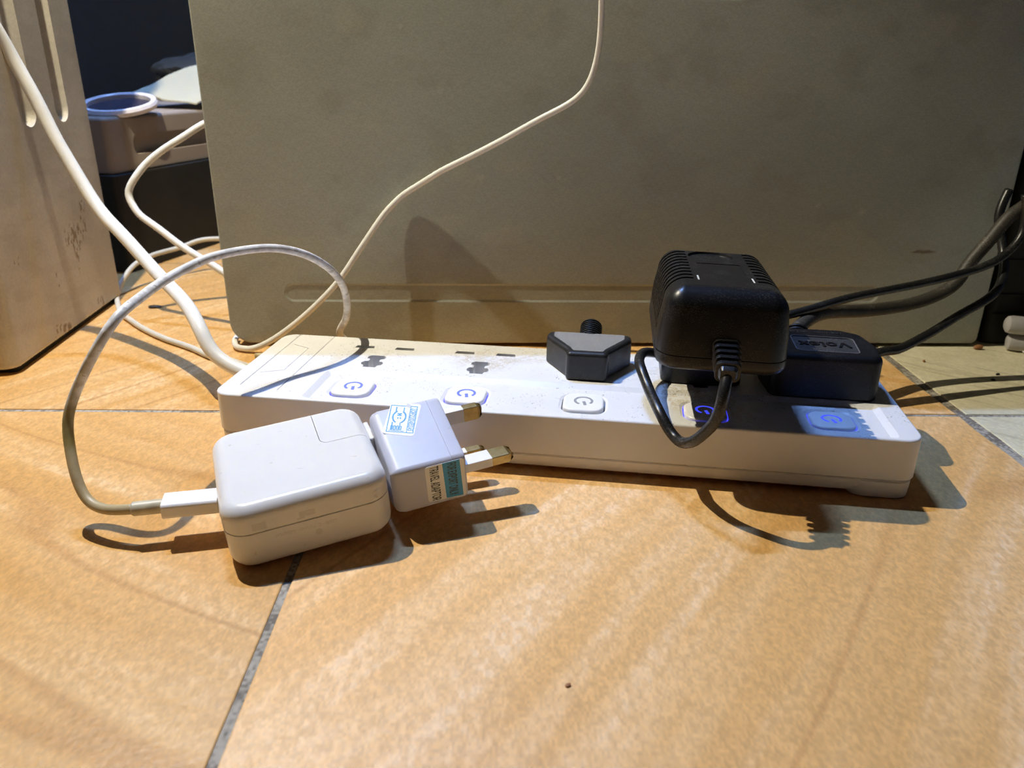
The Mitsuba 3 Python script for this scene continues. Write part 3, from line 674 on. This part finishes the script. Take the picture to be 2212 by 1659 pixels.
LOOP = [(-0.1177, 0.2745, 0.0190), (-0.1363, 0.2715, 0.0154), (-0.1485, 0.2695, 0.0141), (-0.1598, 0.2700, 0.0138), (-0.1688, 0.2740, 0.0156), (-0.1745, 0.2790, 0.0232), (-0.1787, 0.2860, 0.0341), (-0.1797, 0.2910, 0.0442), (-0.1745, 0.2940, 0.0572), (-0.1654, 0.2940, 0.0712), (-0.1579, 0.3000, 0.0829), (-0.1560, 0.3180, 0.0863), (-0.1544, 0.3380, 0.0881), (-0.1450, 0.3580, 0.0923), (-0.1390, 0.3660, 0.0936), (-0.1301, 0.3790, 0.0934), (-0.1196, 0.3890, 0.0922), (-0.1090, 0.4000, 0.0873), (-0.1024, 0.4100, 0.0806), (-0.0978, 0.4200, 0.0724), (-0.0955, 0.4320, 0.0604), (-0.0959, 0.4400, 0.0477), (-0.0997, 0.4470, 0.0356), (-0.1046, 0.4550, 0.0241)]
a = np.array((MC @ np.array([-0.0004, 0.0322, 0.0142, 1]))[:3]); b = np.array([-0.1374, 0.2708, 0.0152])
ax = (b - a) / np.linalg.norm(b - a); sd = np.cross([0, 0, 1.0], ax); sd /= np.linalg.norm(sd)
MU = frame(a, np.column_stack([sd, np.cross(ax, sd), ax]))
LU = np.linalg.norm(b - a)
obj("charging_cable__plug", moved(loft(rrect(-0.0058, -0.0033, 0.0058, 0.0033, 0.0018, 6), bevel(0.0, LU, 0.0004, 0.0002)), MU), "m_white_plastic", smooth=30, label="flat white plug")
obj("charging_cable__contact", moved(loft(rrect(-0.0041, -0.0012, 0.0041, 0.0012, 0.00115, 5), [(-0.005, 0), (0.0005, 0)]), MU), "m_brass", smooth=30)
obj("charging_cable__collar", moved(lathe([(0, LU - 0.0005), (0.0029, LU - 0.0005), (0.0029, LU + 0.0110), (0.0023, LU + 0.0118), (0, LU + 0.0118)], 24), MU), "m_usb_collar", smooth=30, label="yellowed collar")
Pl = spline([tuple(b + ax * 0.011)] + LOOP[3:] + [(-0.0985, 0.462, 0.0150), (-0.110, 0.472, 0.0060), (-0.135, 0.478, 0.0023), (-0.165, 0.476, 0.0023)], 12)
Pl[:, 2] = np.maximum(Pl[:, 2], 0.0022)
obj("charging_cable__cord", tube(smoothed(Pl), 0.0021, 14), "m_usb_cord", smooth=True, label="worn white cord with a yellow olive stain")
tag("charging_cable", "worn white charging cable that arches from the charger to behind the power strip", "cable")

# ------------------------------------------------------------------ plugs on the strip
pts = [(0.1685, 0.0455), (0.1885, 0.0455), (0.1895, 0.0510), (0.2006, 0.0705), (0.2006, 0.0785), (0.1558, 0.0785), (0.1558, 0.0705), (0.1675, 0.0510)]
pp = fillet(pts, [0.002, 0.002, 0.003, 0.003, 0.0035, 0.0035, 0.003, 0.003], 6)
obj("slim_plug__body", moved(loft(pp, bevel(H_ + 0.00005, 0.0447, top=0.0022, bottom=0.0012, n=6)), MS), "m_black_plug", smooth=30)
wp = fillet([(0.1712, 0.0492), (0.1862, 0.0492), (0.1872, 0.0530), (0.1968, 0.0705), (0.1968, 0.0772), (0.1596, 0.0772), (0.1596, 0.0705), (0.1700, 0.0530)], 0.001, 3)
obj("slim_plug__grip_panel", moved(flat(Polygon(wp), 0.0444, 0.04476), MS), "m_weave", smooth=False, label="finely woven grey grip texture")
obj("slim_plug__emblem", moved(moved(flat(Point(0, 0).buffer(0.0048).difference(Point(0, 0).buffer(0.0046)).union(LineString([(-0.001, -0.0012), (0, 0.0016), (0.001, -0.0012)]).buffer(0.00012)), 0, 0.00012), frame([0.1787, 0.04552, 0.0368], np.column_stack([[1, 0, 0], [0, 0, 1], [0, -1, 0]]))), MS), "m_black_plug", smooth=False)
def relief(n, pitch, r, core, thick):
    pr = [(0, 0)]
    for k in range(n):
        z = k * pitch
        pr += [(core, z), (r, z + 0.0002), (r, z + thick - 0.0002), (core, z + thick)]
    return lathe(pr + [(core, n * pitch), (0, n * pitch)], 24)
def along(mesh, a, b):
    a, b = np.array(a, float), np.array(b, float); d = (b - a) / np.linalg.norm(b - a)
    M = trimesh.geometry.align_vectors([0, 0, 1], d); M[:3, 3] = a
    return moved(mesh, M)
obj("slim_plug__strain_relief", moved(along(relief(8, 0.0018, 0.0060, 0.0047, 0.0011), (0.1785, 0.0780, 0.0395), (0.1785, 0.0920, 0.0440)), MS), "m_black_plug", smooth=30)
SLIM = [(0.0438, 0.4250, 0.0448), (0.0446, 0.4300, 0.0471), (0.0462, 0.4360, 0.0485), (0.0517, 0.4420, 0.0457), (0.0668, 0.4470, 0.0306), (0.0813, 0.4470, 0.0214), (0.1082, 0.4420, 0.0189), (0.1340, 0.4360, 0.0203), (0.1588, 0.4300, 0.0234), (0.1828, 0.4240, 0.0268), (0.2069, 0.4200, 0.0303), (0.2169, 0.4230, 0.0306), (0.2277, 0.4280, 0.0330), (0.2434, 0.4350, 0.0386), (0.2588, 0.4420, 0.0453), (0.2701, 0.4460, 0.0502), (0.2823, 0.4520, 0.0558), (0.2890, 0.4580, 0.0613), (0.2930, 0.4650, 0.0692), (0.2946, 0.4720, 0.0765), (0.2939, 0.4780, 0.0865), (0.2928, 0.4820, 0.0969), (0.2976, 0.4860, 0.1114)]
e0 = tuple((MS @ np.array([0.1785, 0.0915, 0.0438, 1]))[:3])
way = [(0.1785, 0.1010, 0.0380), (0.1790, 0.1045, 0.0240), (0.1850, 0.1040, 0.0120), (0.2050, 0.1030, 0.0070), (0.2400, 0.1030, 0.0070), (0.2800, 0.1020, 0.0110), (0.3120, 0.1010, 0.0200)]
Ps = spline([e0] + [tuple((MS @ np.array([*q, 1]))[:3]) for q in way] + SLIM[10:], 12)
obj("slim_plug__cord", tube(smoothed(Ps), 0.0026, 14), "m_black_cord", smooth=True, label="thin black cord")
tag("slim_plug", "small black plug with a woven grey top in the middle socket of the power strip", "plug")

def Rm(yaw, pitch, roll):
    return rotz(yaw) @ roty(-pitch) @ rotx(roll)
MW = MS @ frame([0.2367, -0.0061, 0.0582], Rm(0.618, -1.4094, -0.3097))
ww, wd, wh = 0.0556, 0.0880, 0.0356
wplan = rrect(-ww / 2, 0.0407 - wd / 2, ww / 2, 0.0407 + wd / 2, 0.0098, 10)
prof = []
for t in np.linspace(0, math.pi / 2, 6): prof.append((0.0045 * (1 - math.cos(t)), 0.0052 * (1 - math.sin(t))))
prof += [(0.0068, 0.0002), (0.00695, 0.0007), (0.00735, 0.0007), (0.0075, 0.0002), (0.018, 0.0009)]
for t in np.linspace(0, math.pi / 2, 10): prof.append((wh - 0.0095 * (1 - math.sin(t)), 0.0022 + 0.0095 * (1 - math.cos(t))))
wart = man(loft(wplan, prof))
inner = man(loft(wplan, [(z - (0.0010 if z > wh * 0.5 else -0.0010), d + 0.0010) for z, d in prof if not (0.0068 < z < 0.0075)]))
slabs = None
for k in range(10):
    y = 0.0190 + k * 0.0058
    for sgn in (-1, 1):
        xin = 0.0136
        b_ = man(slab(min(sgn * xin, sgn * 0.04), max(sgn * xin, sgn * 0.04), y - 0.0011, y + 0.0011, 0.012, 0.06))
        slabs = b_ if slabs is None else slabs + b_
wart = wart - (slabs - inner)
wart = wart - man(shifted(lathe([(0, -0.0011), (0.0103, -0.0011), (0.0110, 0.001), (0, 0.001)], 36), -0.002, 0.0640, wh))
wart = wart - man(loft(rrect(-0.0100, 0.028, 0.0100, 0.0490, 0.001, 3), [(wh - 0.00022, 0), (wh + 0.001, 0)]))
obj("power_adapter__body", moved(tri(wart), MW), "m_wart", smooth=28)
for x in (-0.0116, 0.0118):
    obj("power_adapter__mark", moved(slab(x - 0.00035, x + 0.00035, 0.0165, 0.0240, wh - 0.0004, wh + 0.00012), MW), "m_white_mark", smooth=False, label="short white line")
obj("power_adapter__mark", moved(slab(0.0082, 0.0094, 0.0085, 0.0091, wh - 0.0008, wh - 0.00025), MW), "m_white_mark", smooth=False, label="tiny white dot")
obj("power_adapter__plug_neck", moved(loft(rrect(0.2160, 0.0500, 0.2560, 0.0850, 0.006, 6), bevel(H_ + 0.00005, 0.0600, 0.0005, 0.0008)), MS), "m_wart", smooth=30, label="plug base between the body and the socket")
# strain relief and cord at the front
ra, rb = np.array([0.2382, -0.0035, 0.0700]), np.array([0.2368, -0.0305, 0.0655])
rd = (rb - ra) / np.linalg.norm(rb - ra); rs = np.cross(rd, [0, 0, 1.0]); rs /= np.linalg.norm(rs)
MRL = MS @ frame(ra, np.column_stack([rs, np.cross(rd, rs), rd]))
rl = None
for k in range(5):
    w_, h_ = 0.0058 - 0.0002 * k, 0.0050 - 0.00015 * k
    rib = man(loft(rrect(-w_, -h_, w_, h_, 0.0024, 6), bevel(0.0036 + k * 0.0044, 0.0036 + k * 0.0044 + 0.0024, 0.0004, 0.0004, 3)))
    rl = rib if rl is None else rl + rib
rl = rl + man(loft(rrect(-0.0038, -0.0033, 0.0038, 0.0033, 0.002, 6), [(0.0, 0), (0.0245, 0.0), (0.0262, 0.0008)]))
obj("power_adapter__strain_relief", moved(tri(rl), MRL), "m_wart", smooth=28)
obj("power_adapter__collar", moved(loft(circle(0, 0, 0.0098, 36, 0.0088), bevel(-0.004, 0.0016, 0.0006)), MRL @ frame([0, 0, 0], rotx(0))), "m_wart", smooth=28)
WART = [(0.0822, 0.2890, 0.0686), (0.0837, 0.2885, 0.0638), (0.0836, 0.2880, 0.0592), (0.0817, 0.2870, 0.0488), (0.0791, 0.2900, 0.0418), (0.0762, 0.2940, 0.0358), (0.0736, 0.3000, 0.0313), (0.0716, 0.3070, 0.0294), (0.0688, 0.3125, 0.0315), (0.0658, 0.3185, 0.0361), (0.0640, 0.3280, 0.0389), (0.0626, 0.3390, 0.0416), (0.0609, 0.3470, 0.0458), (0.0611, 0.3570, 0.0472), (0.0638, 0.3660, 0.0472), (0.0680, 0.3730, 0.0455), (0.0764, 0.3800, 0.0425), (0.0950, 0.3900, 0.0425), (0.1217, 0.4020, 0.0477), (0.1497, 0.4120, 0.0539), (0.1613, 0.4170, 0.0553), (0.1796, 0.4240, 0.0585), (0.1978, 0.4300, 0.0610), (0.2164, 0.4360, 0.0628), (0.2350, 0.4410, 0.0652), (0.2600, 0.4480, 0.0694), (0.2784, 0.4530, 0.0747), (0.2877, 0.4560, 0.0806), (0.2937, 0.4580, 0.0881), (0.2954, 0.4600, 0.0969), (0.2918, 0.4600, 0.1126)]
e0 = tuple((MS @ np.array([*(rb - rd * 0.004), 1]))[:3])
Pw = spline([e0] + WART[2:], 12)
obj("power_adapter__cord", tube(smoothed(Pw), 0.0024, 14), "m_black_cord", smooth=True, label="black cord that hangs in a loop")
tag("power_adapter", "chunky black power adapter with vent ribs and a looped cord, raised above the strip", "power adapter")

vt0, vt1 = 0.0410, 0.0850
vp = fillet([(0.2680, vt0), (0.3185, vt0), (0.3205, 0.0620), (0.3170, vt1 - 0.006), (0.3080, vt1), (0.2740, vt1), (0.2660, vt1 - 0.006), (0.2660, 0.0620)], [0.006, 0.006, 0.01, 0.006, 0.006, 0.006, 0.006, 0.01], 6)
VH = 0.0520
vb = loft(vp, bevel(H_ + 0.00005, VH, top=0.0032, bottom=0.0012, n=6))
lab = fillet([(0.2795, 0.0478), (0.3088, 0.0472), (0.3105, 0.0700), (0.2800, 0.0712)], 0.0028, 5)
vb = cut(vb, loft(lab, [(VH - 0.00045, 0.0003), (VH, 0), (VH + 0.001, -0.0002)]))
obj("large_plug__body", moved(vb, MS), "m_volex", smooth=30)
lk = obj("large_plug__label", moved(flat(Polygon(offset_in(lab, 0.0004)), VH - 0.0006, VH - 0.00040), MS), "m_label_dust", smooth=False, label="dusty sunk label reading Volex")
rim_ = Polygon(offset_in(lab, -0.0002)).difference(Polygon(offset_in(lab, 0.0003)))
obj("large_plug__label_rim", moved(flat(rim_, VH - 0.0003, VH + 0.00015), MS), "m_label_rim", smooth=False)
obj(lk + "__lettering", moved(text("Volex", 0.0064, 0.00045, bold=True, squeeze=1.05), MS @ frame([0.2948, 0.0592, VH - 0.00041], rotz(180))), "m_volex", smooth=False)
obj("large_plug__strain_relief", moved(along(relief(5, 0.0022, 0.0062, 0.0048, 0.0014), (0.2860, 0.0820, 0.0430), (0.2885, 0.0940, 0.0490)), MS), "m_volex", smooth=30)
obj("large_plug__rating_text", moved(text("13A 250V~ BS1363", 0.0022, 0.0003), MS @ frame([0.2930, 0.0775, VH - 0.00005], rotz(180))), "m_label_dust", smooth=False)
VOLEX = [(0.1547, 0.4110, 0.0499), (0.1650, 0.4190, 0.0505), (0.1764, 0.4270, 0.0511), (0.1985, 0.4400, 0.0482), (0.2194, 0.4490, 0.0474), (0.2404, 0.4550, 0.0496), (0.2546, 0.4580, 0.0544), (0.2636, 0.4600, 0.0607), (0.2694, 0.4620, 0.0702), (0.2750, 0.4630, 0.0789), (0.2813, 0.4640, 0.0878), (0.2885, 0.4650, 0.0985), (0.2963, 0.4660, 0.1049), (0.3077, 0.4670, 0.1131)]
e0 = tuple((MS @ np.array([0.2880, 0.0925, 0.0485, 1]))[:3])
Pv = spline([e0] + VOLEX[1:], 12)
obj("large_plug__cord", tube(smoothed(Pv), 0.0038, 16), "m_dusty_cord", smooth=True, label="thick dusty dark cord")
tag("large_plug", "broad black plug with a sunk dusty label in the last socket of the power strip", "plug")

# ------------------------------------------------------------------ loose cables
LONG = [(0.0438, 0.4550, 0.2223), (0.0447, 0.4620, 0.2100), (0.0454, 0.4680, 0.1946), (0.0441, 0.4740, 0.1783), (0.0371, 0.4785, 0.1628), (0.0179, 0.4830, 0.1506), (-0.0090, 0.4900, 0.1354), (-0.0357, 0.4956, 0.1216), (-0.0459, 0.4975, 0.1163), (-0.0592, 0.5003, 0.1080), (-0.0697, 0.5011, 0.1013), (-0.0756, 0.5006, 0.0961), (-0.0815, 0.4994, 0.0899), (-0.0904, 0.4963, 0.0779), (-0.0995, 0.4940, 0.0651), (-0.1102, 0.4910, 0.0501), (-0.1242, 0.4890, 0.0352), (-0.1401, 0.4880, 0.0213), (-0.1563, 0.4880, 0.0097), (-0.1675, 0.4880, 0.0041), (-0.1756, 0.4890, 0.0024), (-0.1817, 0.4920, 0.0025), (-0.1860, 0.5000, 0.0035), (-0.1885, 0.5120, 0.0027)]
Pg = smoothed(spline(LONG, 12))
zz = np.clip((0.20 - Pg[:, 2]) / 0.09, 0, 1)
Pg[:, 2] = np.maximum(Pg[:, 2], 0.0027)
obj("wall_cable", tube(Pg, 0.0016 + 0.0003 * zz, 14), "m_white_cord", smooth=True, label="white cable running down the front of the computer tower and round its lower left corner", cat="cable")
BEHIND = [(-0.1976, 0.6000, 0.1440), (-0.2218, 0.5900, 0.1355), (-0.2341, 0.5850, 0.1279), (-0.2500, 0.5800, 0.1181), (-0.2627, 0.5750, 0.1074), (-0.2692, 0.5700, 0.0984), (-0.2731, 0.5680, 0.0896), (-0.2696, 0.5650, 0.0808), (-0.2650, 0.5630, 0.0753), (-0.2564, 0.5600, 0.0699), (-0.2465, 0.5560, 0.0641), (-0.2374, 0.5530, 0.0580), (-0.2217, 0.5480, 0.0496), (-0.2099, 0.5440, 0.0439), (-0.2044, 0.5420, 0.0408), (-0.1914, 0.5400, 0.0329)]
obj("slack_cable", tube(smoothed(spline(BEHIND, 12)), 0.0025, 14), "m_white_cord", smooth=True, label="white cable bowing out of the dark gap behind the tower's left edge", cat="cable")
BEIGE = [(-0.2270, 0.7000, 0.0286), (-0.2636, 0.7000, 0.0299), (-0.2792, 0.6950, 0.0290), (-0.2888, 0.6850, 0.0262), (-0.2980, 0.6750, 0.0245), (-0.3044, 0.6600, 0.0242), (-0.3129, 0.6450, 0.0206), (-0.3157, 0.6320, 0.0156), (-0.3184, 0.6240, 0.0087), (-0.3196, 0.6180, 0.0011), (-0.3045, 0.5861, 0.0022), (-0.2912, 0.5626, 0.0022), (-0.2820, 0.5527, 0.0022), (-0.2668, 0.5359, 0.0022), (-0.2503, 0.5200, 0.0022), (-0.2346, 0.5068, 0.0022), (-0.2197, 0.4964, 0.0022), (-0.2048, 0.4848, 0.0022), (-0.1904, 0.4731, 0.0022), (-0.1793, 0.4685, 0.0022), (-0.1680, 0.4606, 0.0022), (-0.1510, 0.4517, 0.0022)]
Pb = smoothed(spline(BEIGE, 12)); Pb[:, 2] = np.maximum(Pb[:, 2], 0.00205)
obj("floor_cable", tube(Pb, 0.0020, 12), "m_beige_cord", smooth=True, label="thin beige cable by the cabinet's foot that lies on the floor behind the strip", cat="cable")

# ------------------------------------------------------------------ crumbs
def crumb(x, y, sx, sy, sz, rot, m, lab, cat_, seed):
    s_ = trimesh.creation.icosphere(subdivisions=2, radius=1.0)
    s_.vertices = s_.vertices * (0.7 + 0.6 * meshkit.noise(s_.vertices * 2 + seed, seed))[:, None] * [sx, sy, sz]
    s_.vertices[:, 2] -= s_.vertices[:, 2].min()
    obj({"seed": "seed", "crumb": "crumb", "leaf bit": "leaf_bit", "speck": "speck"}[cat_], moved(s_, frame([x, y, -0.00005], rotz(rot))), m, smooth=30, label=lab, cat=cat_)
crumb(0.3061, 0.4651, 0.0016, 0.0008, 0.0006, 20, "m_crumb_black", "small dark seed on the cream tile, the farther of two", "seed", 1)
crumb(0.2978, 0.4555, 0.0015, 0.0007, 0.0006, -25, "m_crumb_black", "small dark seed on the cream tile, the nearer of two", "seed", 2)
crumb(0.3195, 0.5131, 0.0032, 0.0018, 0.0015, 5, "m_crumb_brown", "reddish brown crumb at the foot of the tower's lower right corner", "crumb", 3)
crumb(0.3480, 0.5060, 0.0022, 0.0014, 0.0013, 0, "m_crumb_white", "white crumb on the cream tile beside the pale rods", "crumb", 4)
crumb(0.0186, 0.1923, 0.0009, 0.0007, 0.0004, 40, "m_crumb_brown", "tiny dark speck alone on the front orange tile", "speck", 5)
crumb(-0.2763, 0.5860, 0.0050, 0.0022, 0.0010, 10, "m_crumb_black", "dark leaf bit on the tile behind the thick white cord", "leaf bit", 6)
crumb(0.2700, 0.4870, 0.0012, 0.0008, 0.0006, 60, "m_crumb_brown", "small brown crumb on the cream tile in front of the tower", "crumb", 7)
